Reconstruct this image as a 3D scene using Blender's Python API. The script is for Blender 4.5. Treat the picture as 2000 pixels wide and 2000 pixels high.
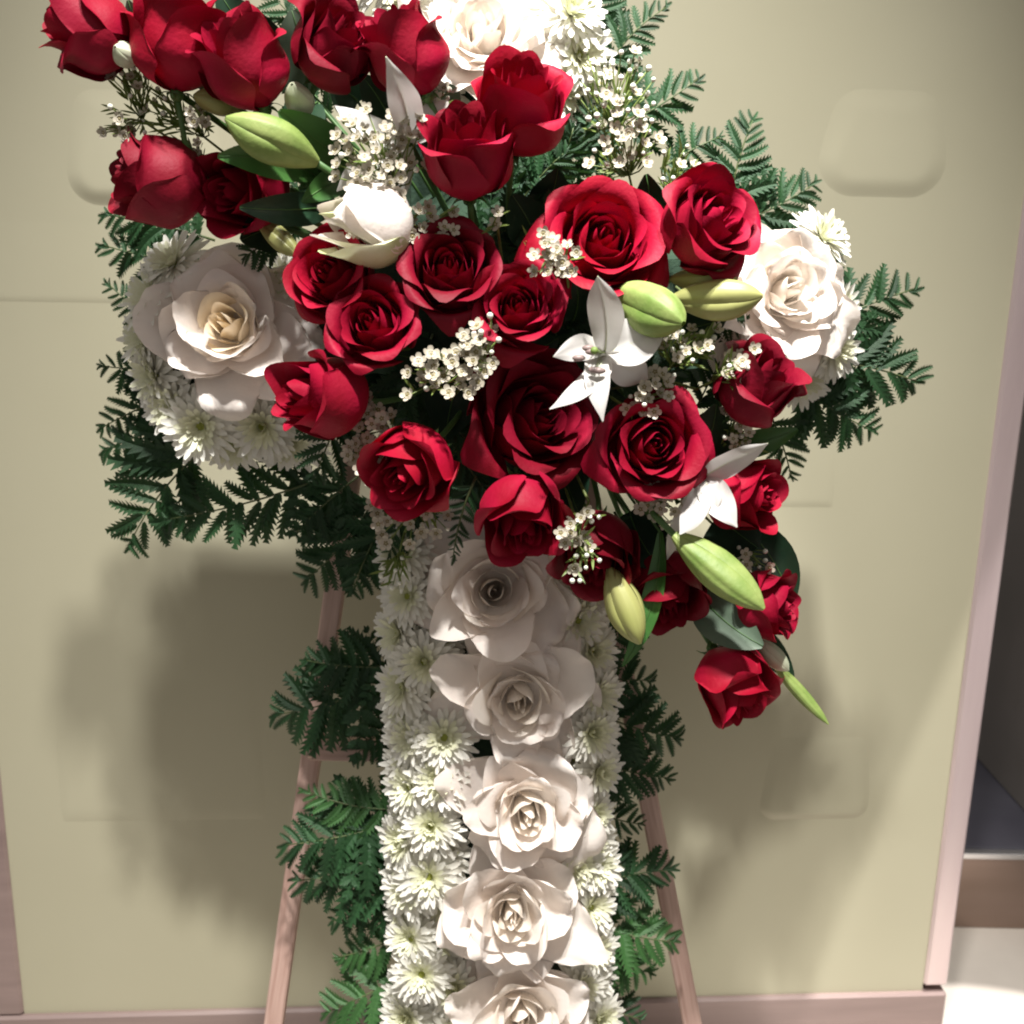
import bpy, math, random
from mathutils import Vector, Matrix, Euler
R = math.radians
for o in list(bpy.data.objects): bpy.data.objects.remove(o)
scene = bpy.context.scene
col = scene.collection

# ------------------------------------------------------------------ camera
CAM_Z = 1.0
CAM = Vector((0.0, -0.88, CAM_Z))
PITCH, ROLL = R(14.3), R(1.2)
FPX = 2200.0
cd = bpy.data.cameras.new('camera'); cam = bpy.data.objects.new('camera', cd); col.objects.link(cam)
cd.sensor_width = 36; cd.lens = 36 * FPX / 2000; cd.clip_start = 0.02; cd.clip_end = 60
CR = (Euler((math.pi/2 - PITCH, 0, 0)).to_matrix() @ Matrix.Rotation(ROLL, 3, 'Z'))
cam.matrix_world = Matrix.Translation(CAM) @ CR.to_4x4()
cd.dof.use_dof = True; cd.dof.focus_distance = 0.80; cd.dof.aperture_fstop = 9.0
scene.camera = cam

# ------------------------------------------------------------------ light
wd = bpy.data.worlds.new('World'); scene.world = wd; wd.use_nodes = True
bg = wd.node_tree.nodes['Background']; bg.inputs[0].default_value = (1.0, 0.95, 0.91, 1); bg.inputs[1].default_value = 0.31
def spot(name, loc, target, power, size, blend, radius, colr):
    l = bpy.data.lights.new(name, 'SPOT'); l.energy = power; l.spot_size = R(size); l.spot_blend = blend
    l.shadow_soft_size = radius; l.color = colr
    o = bpy.data.objects.new(name, l); col.objects.link(o); o.location = loc
    o.rotation_euler = (Vector(target) - Vector(loc)).to_track_quat('-Z', 'Y').to_euler()
    return o
spot('ceiling_spotlight', (0.17, -0.98, 2.95), (0.0, 0.05, 0.52), 300, 41, 1.0, 0.055, (1.0, 0.97, 0.93))
spot('ceiling_spotlight', (-0.12, -0.92, 2.95), (0.0, 0.05, 0.52), 225, 41, 1.0, 0.055, (1.0, 0.97, 0.94))
spot('accent_spotlight', (-0.10, -0.75, 2.6), (0.09, -0.04, 1.09), 170, 12, 0.9, 0.02, (1.0, 0.98, 0.96))
spot('ceiling_downlight', (0.80, 0.05, 2.3), (0.62, 0.16, 0.0), 300, 15, 0.05, 0.01, (1.0, 0.96, 0.95))
scene.view_settings.view_transform = 'Standard'; scene.view_settings.look = 'None'
scene.view_settings.exposure = 0.2; scene.view_settings.gamma = 1.0
scene.render.engine = 'CYCLES'; scene.cycles.filter_width = 2.0

# ------------------------------------------------------------------ placing helpers
S = 0.0004                                   # metres per photo pixel at the front of the cross
LEAN = math.tan(R(5)); Z0 = 0.78
def ray(px, py): return (CR @ Vector(((px-1000)/FPX, -(py-1000)/FPX, -1.0)))
def P(px, py, h=0.0):
    """point seen at a photo pixel, h mm in front of the leaning face of the cross"""
    d = ray(px, py)
    # y = LEAN*(z-Z0) - h
    n = Vector((0, 1, -LEAN)); k = -h*0.001 - LEAN*Z0
    t = (k - n.dot(CAM)) / n.dot(d)
    return CAM + d*t
def SC(p): return max(.2, (CR.transposed() @ (p-CAM)).z*-1)/FPX      # metres per photo pixel at p
def A(dx, dy, dz):
    """direction: right, up, toward the viewer"""
    return (CR @ Vector((dx, dy, dz))).normalized()
def frame(z, yhint=None):
    z = Vector(z).normalized()
    y = Vector(yhint) if yhint is not None else Vector((0.13, 0.2, 1.0))
    x = y.cross(z)
    if x.length < 1e-4: x = Vector((1, 0, 0)).cross(z)
    x.normalize(); y = z.cross(x).normalized()
    return Matrix((x, y, z)).transposed()
def lerp(a, b, t): return a + (b-a)*t
def sst(a, b, x):
    x = max(0.0, min(1.0, (x-a)/(b-a))); return x*x*(3-2*x)
def bez(a, b, c, t): return a*(1-t)**2 + b*(2*t*(1-t)) + c*t*t

# ------------------------------------------------------------------ materials
M = {}
def mat(name, c1, c2, rough=0.5, scale=30.0, transl=0.0, sheen=0.0, bump=0.0, bscale=200.0, metal=0.0, spec=0.5, rnd=0.0, tcol=None, stretch=None, coat=0.0):
    m = bpy.data.materials.new(name); m.use_nodes = True; nt = m.node_tree; N = nt.nodes; L = nt.links
    b = N['Principled BSDF']; out = N['Material Output']
    tc = N.new('ShaderNodeTexCoord'); nz = N.new('ShaderNodeTexNoise'); nz.inputs['Scale'].default_value = scale; nz.inputs['Detail'].default_value = 4
    src = tc.outputs['Object']
    if stretch:
        mp = N.new('ShaderNodeMapping'); mp.inputs['Scale'].default_value = stretch; L.new(src, mp.inputs[0]); src = mp.outputs[0]
    L.new(src, nz.inputs['Vector'])
    mx = N.new('ShaderNodeMix'); mx.data_type = 'RGBA'
    mx.inputs['A'].default_value = (*c1, 1); mx.inputs['B'].default_value = (*c2, 1)
    rp = N.new('ShaderNodeMapRange'); rp.inputs[1].default_value = 0.32; rp.inputs[2].default_value = 0.68
    L.new(nz.outputs['Fac'], rp.inputs[0]); L.new(rp.outputs[0], mx.inputs['Factor'])
    c = mx.outputs['Result']
    if rnd:
        oi = N.new('ShaderNodeObjectInfo'); hs = N.new('ShaderNodeHueSaturation')
        r2 = N.new('ShaderNodeMapRange'); r2.inputs[3].default_value = 1-rnd; r2.inputs[4].default_value = 1+rnd
        L.new(oi.outputs['Random'], r2.inputs[0]); L.new(r2.outputs[0], hs.inputs['Value']); L.new(c, hs.inputs['Color']); c = hs.outputs['Color']
    L.new(c, b.inputs['Base Color'])
    b.inputs['Roughness'].default_value = rough; b.inputs['Metallic'].default_value = metal
    b.inputs['Specular IOR Level'].default_value = spec
    b.inputs['Coat Weight'].default_value = coat
    if sheen:
        b.inputs['Sheen Weight'].default_value = sheen; b.inputs['Sheen Roughness'].default_value = 0.45
        L.new(c, b.inputs['Sheen Tint'])
    if bump:
        bn = N.new('ShaderNodeTexNoise'); bn.inputs['Scale'].default_value = bscale; bn.inputs['Detail'].default_value = 3
        L.new(src, bn.inputs['Vector'])
        bp = N.new('ShaderNodeBump'); bp.inputs['Strength'].default_value = bump; bp.inputs['Distance'].default_value = 0.001
        L.new(bn.outputs['Fac'], bp.inputs['Height']); L.new(bp.outputs[0], b.inputs['Normal'])
    if transl:
        tr = N.new('ShaderNodeBsdfTranslucent'); ms = N.new('ShaderNodeMixShader'); ms.inputs[0].default_value = transl
        if tcol: tr.inputs[0].default_value = (*tcol, 1)
        else: L.new(c, tr.inputs[0])
        L.new(b.outputs[0], ms.inputs[1]); L.new(tr.outputs[0], ms.inputs[2]); L.new(ms.outputs[0], out.inputs[0])
    M[name] = m; return m
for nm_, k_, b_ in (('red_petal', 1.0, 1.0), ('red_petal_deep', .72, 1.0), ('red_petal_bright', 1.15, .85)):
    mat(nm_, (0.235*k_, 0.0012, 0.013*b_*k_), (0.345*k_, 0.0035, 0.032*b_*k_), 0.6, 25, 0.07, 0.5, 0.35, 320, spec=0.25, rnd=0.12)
mat('white_petal', (0.94, 0.85, 0.78), (0.95, 0.89, 0.83), 0.5, 22, 0.26, 0.1, 0.35, 260, spec=0.3, rnd=0.03)
mat('cream_petal', (0.92, 0.83, 0.73), (0.93, 0.87, 0.79), 0.5, 25, 0.22, 0.1, 0.2, 180, spec=0.3, rnd=0.03)
mat('warm_petal', (0.92, 0.78, 0.57), (0.93, 0.83, 0.66), 0.5, 25, 0.22, 0.1, 0.2, 180, spec=0.3, rnd=0.03)
mat('mum_petal', (0.84, 0.82, 0.73), (0.89, 0.88, 0.81), 0.5, 60, 0.22, spec=0.3, rnd=0.05)
mat('mum_inner', (0.76, 0.77, 0.52), (0.83, 0.83, 0.68), 0.5, 60, 0.22, spec=0.3)
mat('mum_centre', (0.34, 0.40, 0.06), (0.55, 0.56, 0.14), 0.6, 300, bump=0.6, bscale=900)
mat('lily_petal', (0.64, 0.62, 0.58), (0.76, 0.74, 0.71), 0.4, 30, 0.22, spec=0.4, bump=0.15, bscale=150)
mat('lily_green_tip', (0.60, 0.66, 0.34), (0.78, 0.80, 0.62), 0.4, 30, 0.2)
mat('bud_green', (0.16, 0.26, 0.05), (0.34, 0.42, 0.13), 0.55, 45, 0.10, bump=0.3, bscale=300, spec=0.5)
mat('bud_olive', (0.30, 0.32, 0.09), (0.44, 0.44, 0.17), 0.42, 18, 0.08, bump=0.12, bscale=150)
mat('bud_pale', (0.50, 0.56, 0.36), (0.66, 0.70, 0.52), 0.45, 30, 0.1)
mat('fern_leaf', (0.012, 0.042, 0.015), (0.026, 0.076, 0.026), 0.46, 40, 0.10, spec=0.35, rnd=0.35, tcol=(0.10, 0.24, 0.05), bump=0.3, bscale=300)
mat('fern_bright', (0.035, 0.11, 0.03), (0.06, 0.155, 0.042), 0.4, 40, 0.14, spec=0.5, rnd=0.2, bump=0.3, bscale=300)
mat('fern_stem', (0.06, 0.10, 0.03), (0.11, 0.13, 0.05), 0.5, 60)
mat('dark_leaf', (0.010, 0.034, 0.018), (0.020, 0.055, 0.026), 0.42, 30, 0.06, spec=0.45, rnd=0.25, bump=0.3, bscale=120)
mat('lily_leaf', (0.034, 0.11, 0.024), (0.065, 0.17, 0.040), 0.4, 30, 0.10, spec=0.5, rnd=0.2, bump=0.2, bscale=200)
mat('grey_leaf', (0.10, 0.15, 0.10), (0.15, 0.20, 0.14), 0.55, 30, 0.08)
mat('stem_green', (0.05, 0.13, 0.03), (0.09, 0.19, 0.05), 0.5, 60)
mat('wax_petal', (0.50, 0.45, 0.35), (0.66, 0.61, 0.50), 0.35, 200, 0.2, spec=0.5, rnd=0.08)
mat('wax_centre', (0.16, 0.13, 0.05), (0.28, 0.23, 0.09), 0.5, 300)
mat('wax_bud', (0.70, 0.72, 0.58), (0.82, 0.82, 0.74), 0.4, 200)
mat('sprig_green', (0.13, 0.20, 0.04), (0.24, 0.30, 0.08), 0.5, 200, 0.1)
mat('foam', (0.010, 0.030, 0.016), (0.018, 0.045, 0.022), 0.9, 80, bump=0.8, bscale=400)
mat('easel_wood', (0.44, 0.275, 0.225), (0.64, 0.45, 0.38), 0.6, 22, bump=0.4, bscale=60, stretch=(9, 9, 0.5))
mat('wall_cream', (0.425, 0.402, 0.285), (0.455, 0.432, 0.312), 0.42, 3.0, bump=0.05, bscale=500, spec=0.35)
mat('trim_wood', (0.62, 0.50, 0.50), (0.70, 0.58, 0.57), 0.30, 6, bump=0.15, bscale=50, stretch=(6, 6, 0.5), metal=0.45)
mat('rail_wood', (0.235, 0.17, 0.155), (0.30, 0.22, 0.20), 0.45, 8, bump=0.2, bscale=50, stretch=(0.6, 6, 6))
mat('bronze', (0.30, 0.22, 0.18), (0.36, 0.27, 0.23), 0.33, 5, metal=0.8, stretch=(0.4, 4, 4))
mat('steel', (0.70, 0.69, 0.70), (0.78, 0.77, 0.78), 0.25, 5, metal=0.9)
mat('slate', (0.060, 0.058, 0.075), (0.085, 0.082, 0.10), 0.4, 8)
mat('grey_wall', (0.14, 0.125, 0.11), (0.18, 0.16, 0.145), 0.5, 5)
mat('tile', (0.54, 0.49, 0.43), (0.62, 0.57, 0.50), 0.32, 7, rnd=0.05, bump=0.05, bscale=60)
mat('grout', (0.26, 0.22, 0.20), (0.32, 0.27, 0.25), 0.9, 60)

# ------------------------------------------------------------------ object helpers
def mesh(name, V, F, m, mats=None, mi=None, smooth=True):
    me = bpy.data.meshes.new(name); me.from_pydata([tuple(v) for v in V], [], F)
    for mm in (mats or [m]): me.materials.append(M[mm])
    if mi: me.polygons.foreach_set('material_index', mi)
    if smooth: me.polygons.foreach_set('use_smooth', [True]*len(F))
    me.update(); return me
def obj(name, me, parent=None, mtx=None):
    o = bpy.data.objects.new(name, me); col.objects.link(o)
    if parent is not None: o.parent = parent
    if mtx is not None: o.matrix_basis = mtx
    return o
def tag(o, label, cat, group=None):
    o['label'] = label; o['category'] = cat
    if group: o['group'] = group
    return o
def thing(name, label, cat, loc, group=None, mtx=None):
    o = bpy.data.objects.new(name, None); col.objects.link(o); o.empty_display_size = 0.01
    if mtx is not None: o.matrix_basis = mtx
    else: o.location = loc
    return tag(o, label, cat, group)
def grid_faces(nu, nv, off=0, close=False):
    F = []
    for j in range(nv-1):
        for i in range(nu if close else nu-1):
            a = off+j*nu+i; b = off+j*nu+(i+1) % nu
            F.append((a, b, b+nu, a+nu))
    return F
class MB:
    def __init__(s): s.V = []; s.F = []; s.mi = []
    def add(s, V, F, mi=0):
        o = len(s.V); s.V += [Vector(v) for v in V]; s.F += [tuple(o+i for i in f) for f in F]; s.mi += [mi]*len(F)
    def tube(s, pts, r0, r1, n=6, mi=0):
        V = []; L = len(pts)
        for k, p in enumerate(pts):
            d = (pts[min(k+1, L-1)] - pts[max(k-1, 0)]).normalized()
            x = d.cross(Vector((0.3, 0.9, 0.31))).normalized(); y = d.cross(x)
            r = lerp(r0, r1, k/(L-1))
            for q in range(n):
                a = 2*math.pi*q/n; V.append(p + x*(r*math.cos(a)) + y*(r*math.sin(a)))
        F = grid_faces(n, L, 0, True)
        F.append(tuple(range(n-1, -1, -1))); F.append(tuple((L-1)*n+q for q in range(n)))
        s.add(V, F, mi)
    def ball(s, c, r, n=8, m=5, mi=0, sc=(1, 1, 1), rot=None):
        V = []
        for j in range(m+1):
            b = math.pi*j/m
            for i in range(n):
                a = 2*math.pi*i/n
                v = Vector((r*sc[0]*math.sin(b)*math.cos(a), r*sc[1]*math.sin(b)*math.sin(a), r*sc[2]*math.cos(b)))
                if rot is not None: v = rot @ v
                V.append(Vector(c)+v)
        s.add(V, grid_faces(n, m+1, 0, True), mi)
    def box(s, lo, hi, bev=0.0, mi=0):
        (x0, y0, z0), (x1, y1, z1) = lo, hi
        b = bev
        V = []; idx = {}
        # chamfered box: 24 vertices
        for sx in (0, 1):
            for sy in (0, 1):
                for sz in (0, 1):
                    X = (x0, x1)[sx]; Y = (y0, y1)[sy]; Z = (z0, z1)[sz]
                    ix = b if sx == 0 else -b; iy = b if sy == 0 else -b; iz = b if sz == 0 else -b
                    idx[(sx, sy, sz, 0)] = len(V); V.append((X, Y+iy, Z+iz))
                    idx[(sx, sy, sz, 1)] = len(V); V.append((X+ix, Y, Z+iz))
                    idx[(sx, sy, sz, 2)] = len(V); V.append((X+ix, Y+iy, Z))
        F = []
        def g(a, k): return idx[(*a, k)]
        for sx in (0, 1): F.append([g((sx, 0, 0), 0), g((sx, 1, 0), 0), g((sx, 1, 1), 0), g((sx, 0, 1), 0)])
        for sy in (0, 1): F.append([g((0, sy, 0), 1), g((1, sy, 0), 1), g((1, sy, 1), 1), g((0, sy, 1), 1)])
        for sz in (0, 1): F.append([g((0, 0, sz), 2), g((1, 0, sz), 2), g((1, 1, sz), 2), g((0, 1, sz), 2)])
        if b > 0:
            for p in (0, 1):
                for q in (0, 1):
                    F.append([g((p, q, 0), 0), g((p, q, 1), 0), g((p, q, 1), 1), g((p, q, 0), 1)])
                    F.append([g((p, 0, q), 0), g((p, 1, q), 0), g((p, 1, q), 2), g((p, 0, q), 2)])
                    F.append([g((0, p, q), 1), g((1, p, q), 1), g((1, p, q), 2), g((0, p, q), 2)])
            for a in [(i, j, k) for i in (0, 1) for j in (0, 1) for k in (0, 1)]:
                F.append([g(a, 0), g(a, 1), g(a, 2)])
        c = Vector(((x0+x1)/2, (y0+y1)/2, (z0+z1)/2)); G = []
        for f in F:
            p = [Vector(V[i]) for i in f]; nn = (p[1]-p[0]).cross(p[2]-p[0]); m = sum(p, Vector())/len(p)
            G.append(tuple(f) if nn.dot(m-c) > 0 else tuple(reversed(f)))
        s.add(V, G, mi)
    def build(s, name, m, parent=None, mats=None, smooth=True, mtx=None):
        return obj(name, mesh(name, s.V, s.F, m, mats, s.mi if mats else None, smooth), parent, mtx)
def smooth_bar(b): return b

# ================================================================== THE SETTING
def struct(o): o['kind'] = 'structure'; return o
# ---- floor
fl = MB(); fl.add([(-6, -6, -0.012), (6, -6, -0.012), (6, 8, -0.012), (-6, 8, -0.012)], [(0, 1, 2, 3)])
floor = struct(fl.build('floor', 'grout'))
TS = 0.40; tm = MB(); tm.box((0, 0, -0.010), (TS-0.005, TS-0.005, 0.0), 0.0015); tme = mesh('tile', tm.V, tm.F, 'tile', smooth=False)
for i in range(-4, 5):
    for j in range(-3, 7):
        obj('tile', tme, floor, Matrix.Translation((0.095+i*TS+0.03*0, -0.165+j*TS, 0)))
# ---- cream panel behind the flowers (slightly turned)
WYAW = R(-4.0); WP = Vector((0, 0.255, 0)); WX = Vector((math.cos(WYAW), -math.sin(WYAW), 0)); WN = Vector((WX.y, -WX.x, 0))   # WN toward the viewer
def wall_uv(px, py):
    d = ray(px, py); t = (WP - CAM).dot(WN)/d.dot(WN); p = CAM + d*t
    return (p-WP).dot(WX), p.z
WM = Matrix.Translation(WP) @ Matrix((WX, -WN, Vector((0, 0, 1)))).transposed().to_4x4()   # local: x along, y back, z up
ur = sum(wall_uv(x, y)[0] for x, y in ((1982, 525), (1880, 1300), (1807, 1900)))/3
ul = sum(wall_uv(x, y)[0] for x, y in ((2, 1520), (45, 1960)))/2
zb = (wall_uv(150, 1978)[1] + wall_uv(1700, 1936)[1])/2
TOP = 2.1
panel = thing('wall_panel', 'cream painted panel with a pink wood frame standing behind the flower cross', 'wall panel', None, mtx=WM)
pb = MB(); pb.box((ul, 0.0, zb), (ur, 0.035, TOP), 0.0); pb.build('panel_face', 'wall_cream', panel, smooth=False)
def bar(name, m, lo, hi, bev=0.003):
    b = MB(); b.box(lo, hi, bev); return b.build(name, m, panel, smooth=False)
SW = 0.0285
bar('stile', 'trim_wood', (ur, -0.004, zb+0.008), (ur+SW, 0.04, TOP))
bar('stile', 'rail_wood', (ul-0.05, -0.004, zb), (ul, 0.04, TOP))
bar('bottom_rail', 'rail_wood', (ul-0.05, -0.0065, 0.0), (ur+SW, 0.042, zb))
def pad(px0, py0, px1, py1, H, rc, soft_t=0.5, edge=0.010):
    """shallow moulded swelling of the panel face, crisp along its lower edge"""
    a0, z1 = wall_uv(px0, (py0+py1)/2)[0], wall_uv((px0+px1)/2, py0)[1]
    a1, z0 = wall_uv(px1, (py0+py1)/2)[0], wall_uv((px0+px1)/2, py1)[1]
    n = 44; V = []; w = a1-a0; hh = z1-z0
    for j in range(n+1):
        for i in range(n+1):
            x = i/n; z = j/n
            # signed distance to rounded rectangle (inside positive)
            qx = abs(x-.5)*w-(w/2-rc); qz = abs(z-.5)*hh-(hh/2-rc)
            d = rc - math.hypot(max(qx, 0), max(qz, 0)) - min(max(qx, qz), 0)
            e = lerp(edge, edge*2.2, sst(0.1, 0.9, z))
            k = sst(0, e, d)*lerp(1.0, 0.25, sst(0.1, 1.0, z))
            V.append((a0+w*x, 0.0006-H*k if d > 0 else 0.0006, z0+hh*z))
    obj('embossed_pad', mesh('embossed_pad', V, [tuple(reversed(f)) for f in grid_faces(n+1, n+1)][::-1], 'wall_cream'), panel)
pad(116, 135, 450, 412, 0.0050, 0.034, edge=0.02)
pad(1588, 120, 1870, 398, 0.0036, 0.045, edge=0.024)
pad(1484, 1415, 1708, 1605, 0.0036, 0.022, edge=0.013)
pad(-120, 340, 260, 600, 0.0012, 0.006)
pad(85, 1040, 520, 1612, 0.0014, 0.008, edge=0.014)
pad(1420, 720, 1650, 1002, 0.0014, 0.008, edge=0.014)
# ---- platform and walls seen past the panel's edge
def floor_pt(px, py, z=0.0):
    d = ray(px, py); t = (z-CAM.z)/d.z; return CAM + d*t
q0 = floor_pt(1885, 1812); 
d = ray(1935, 1663); t = (q0.y-CAM.y)/d.y; ph = (CAM+d*t).z
plat = thing('raised_platform', 'low slate-topped platform with bronze riser beyond the panel edge', 'platform', (q0.x, q0.y, 0))
b = MB(); b.box((-0.9, 0, 0), (2.2, 0.03, ph-0.012), 0.001); b.build('riser', 'bronze', plat, smooth=False)
b = MB(); b.box((-0.9, -0.003, ph-0.0115), (2.2, 0.012, ph-0.0085+0.006), 0.0008); b.build('edge_strip', 'steel', plat, smooth=False)
b = MB(); b.box((-0.9, 0.0125, ph-0.011), (2.2, 2.5, ph), 0.001); b.build('platform_top', 'slate', plat, smooth=False)
g0 = floor_pt(1917, 1492, ph); g1 = floor_pt(2000, 1585, ph); gd = (g1-g0).normalized(); gn = Vector((gd.y, -gd.x, 0))
ang = math.atan2(gd.y, gd.x)
gw = MB(); gw.box((-1.6, 0, 0), (1.2, 0.08, 2.2), 0.002)
gwall = tag(gw.build('grey_wall', 'grey_wall', None, smooth=False, mtx=Matrix.Translation(Vector((g0.x, g0.y, ph+0.0005))) @ Matrix.Rotation(ang, 4, 'Z')), 'plain dark grey wall standing on the slate platform', 'wall')

# ================================================================== THE EASEL
HE = -88
e_ul = P(650, 1180, HE); e_ll = P(535, 2000, HE); e_ur = P(1208, 1260, HE); e_lr = P(1352, 2000, HE)
def to_z(a, b, z): return a + (b-a)*((z-a.z)/(b.z-a.z))
easel = thing('display_easel', 'pinkish bare wood easel with splayed legs carrying the flower cross', 'easel', (0, 0.0, 0))
def plank(name, a, b, w, tk, parent, m='easel_wood', nrm=Vector((0, -1, 0.14))):
    d = (b-a); L = d.length; d.normalize(); x = d.cross(nrm).normalized(); y = d.cross(x)
    q = MB(); q.box((-w/2, -tk/2, 0), (w/2, tk/2, L), 0.0015)
    return q.build(name, m, parent, smooth=False, mtx=Matrix.Translation(a) @ Matrix((x, y, d)).transposed().to_4x4())
APZ = 1.30
la = to_z(e_ul, e_ll, 0.0); lt = to_z(e_ul, e_ll, APZ); ra_ = to_z(e_ur, e_lr, 0.0); rt = to_z(e_ur, e_lr, APZ)
plank('front_leg', la, lt, 0.0175, 0.016, easel); plank('front_leg', ra_, rt, 0.0175, 0.016, easel)
mid = (lt+rt)/2
plank('top_block', Vector((lt.x-0.03, lt.y+0.0, APZ-0.02)), Vector((rt.x+0.03, rt.y+0.0, APZ-0.02)), 0.04, 0.0165, easel)
plank('rear_leg', Vector((mid.x, 0.150, 0.0)), Vector((mid.x, mid.y+0.0175, APZ)), 0.022, 0.016, easel)
c0 = P(612, 1452, HE); c1 = P(1262, 1452, HE); zc = (c0.z+c1.z)/2; c0.z = c1.z = zc
off = Vector((0, -0.0165, 0))
plank('crossbar', c0+off, c1+off, 0.0185, 0.016, easel)
q = MB(); pp = P(617, 1448, HE) + Vector((0, -0.026, 0)); q.ball(pp, 0.0045, 10, 6, sc=(1, .6, 1)); q.build('bolt', 'bronze', easel)

# ================================================================== THE FOAM CROSS
def slab(mb, x0, y0, x1, y1, w, h0, h1):
    """bar of foam between two photo points, w px wide, from depth h0 to h1 mm"""
    n = 8; V = []
    a = Vector((x0, y0)); c = Vector((x1, y1)); dd = (c-a).normalized(); nn = Vector((-dd.y, dd.x))
    prof = [(-.5, h0), (-.5, lerp(h0, h1, .75)), (-.4, h1), (.4, h1), (.5, lerp(h0, h1, .75)), (.5, h0)]
    rows = 10
    for k in range(rows+1):
        p = a + (c-a)*(k/rows)
        for s_, h_ in prof:
            q_ = p + nn*(s_*w); V.append(P(q_.x, q_.y, h_))
    F = grid_faces(6, rows+1, 0, True); F += [tuple(range(5, -1, -1)), tuple(rows*6+i for i in range(6))]
    mb.add(V, F)
cross = thing('foam_cross', 'dark green foam cross frame almost hidden under the flowers', 'cross frame', (0, 0, 0))
b = MB(); slab(b, 930, -170, 985, 2130, 350, -78, -8); b.build('upright', 'foam', cross, smooth=False)
b = MB(); slab(b, 320, 690, 785, 655, 270, -74, -12); b.build('arm', 'foam', cross, smooth=False)
b = MB(); slab(b, 1120, 630, 1620, 590, 270, -74, -12); b.build('arm', 'foam', cross, smooth=False)
b = MB(); b.ball(P(1000, 640, -5), 0.105, 20, 12, sc=(1.25, 0.42, 1.1)); b.build('flower_cage', 'foam', cross)

# ================================================================== ROSES
def cup_petal(rng, th, Rr, H, w, lean, curl, edge, zb=0.0, nu=15, nv=13, point=0.05, ruf=0.02):
    V = []; ph1, ph2 = rng.uniform(0, 6.3), rng.uniform(0, 6.3); asym = rng.uniform(-.15, .15)
    for j in range(nv):
        v0 = j/(nv-1)
        for i in range(nu):
            u = -1+2*i/(nu-1)
            v = v0*(1 - 0.20*abs(u)**2.2 - 0.16*abs(u)**6 + point*math.exp(-((u+asym)*3.2)**2) + 0.025*math.sin(3.1*u+ph1))
            wv = w*(0.42+0.58*math.sin(min(1.0, v/0.62)*math.pi/2))*(1-.26*sst(.60, 1.05, v0))
            if v < 0.5: r = Rr*math.sin(v/0.5*math.pi/2)**0.75
            else: r = Rr*(1+lean*((v-0.5)/0.5)**1.3)
            z = zb + H*(0.12*v+0.88*v**1.15)
            k = max(0.0, v-0.72)/0.28
            r += curl*k*k*H; z -= curl*0.75*k**2.4*H
            e = abs(u)**3*sst(0.25, 0.9, v)
            r += edge*e; z -= edge*0.35*e
            r += 0.035*u*Rr*2 + ruf*math.sin(2.7*u+ph2)*v*v + 0.5*ruf*math.sin(6*u+ph1)*v**3
            a = th + u*wv
            V.append(Vector((r*math.cos(a), r*math.sin(a), z)))
    return V, grid_faces(nu, nv)
def splay_petal(rng, th, r0, L, W, tilt, cup, curl, zb, nu=15, nv=13, ruf=0.03, point=0.04):
    """broad open petal: starts r0 from the axis, leans out by tilt"""
    V = []; ph1, ph2 = rng.uniform(0, 6.3), rng.uniform(0, 6.3); er = rng.uniform(-.12, .2)
    er2 = rng.uniform(-.12, .2); rot = Matrix.Rotation(th, 3, 'Z')
    for j in range(nv):
        v0 = j/(nv-1)
        for i in range(nu):
            u = -1+2*i/(nu-1)
            v = v0*(1-0.24*abs(u)**2.3 - .18*abs(u)**6 + point*math.exp(-(u*3)**2) + 0.03*math.sin(3.3*u+ph1))
            wid = W*(0.30+0.70*math.sin(min(1.0, v/0.66)*math.pi/2)**0.9)*(1-0.24*sst(0.62, 1.05, v0))
            x = u*wid
            a = lerp(tilt*0.25, tilt, sst(0.0, 0.6, v))            # from upright to its tilt
            along = L*v
            y = r0 + along*math.sin(a); z = zb + along*math.cos(a)
            # cup across
            z += cup*W*(u*u)*0.9*v; y += -0.25*cup*W*u*u
            k = max(0.0, v-0.68)/0.32
            z -= curl*L*k*k; y -= curl*0.25*L*k**3
            e = abs(u)**4*sst(.3, .9, v); z += (er if u < 0 else er2)*W*e
            z += ruf*L*(math.sin(3.0*u+ph2+2*v)*v*v + 0.6*math.sin(6.5*u+ph1)*v**4 + .30*math.sin(13*u+2*ph2)*v**6)
            V.append(rot @ Vector((y, x, z)))
    return V, grid_faces(nu, nv)
def stem_to(root, frm, ax, to, r=0.0022, m='stem_green', name='stem'):
    o = root.location; c = frm - ax*(frm-to).length*0.5
    q = MB(); q.tube([bez(frm, c, to, k/6)-o for k in range(7)], r, r*1.05, 6); q.build(name, m, root)
def calyx(root, F3, base, Dm, m='stem_green'):
    o = root.location; q = MB()
    q.ball(base-o+F3 @ Vector((0, 0, -0.02*Dm)), 0.085*Dm, 8, 6, rot=F3)
    for k in range(5):
        a = 2*math.pi*k/5; V = []
        for j in range(5):
            t = j/4; wd_ = 0.055*Dm*(1-t)**0.8; r = Dm*(0.06+0.16*t); z = Dm*(-0.02+0.10*t-0.16*t*t)
            for u in (-1, 0, 1):
                c = Vector((r*math.cos(a)-u*wd_*math.sin(a), r*math.sin(a)+u*wd_*math.cos(a), z+0.01*Dm*abs(u)))
                V.append(base-o+F3 @ c)
        q.add(V, grid_faces(3, 5))
    q.build('calyx', m, root)
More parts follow.
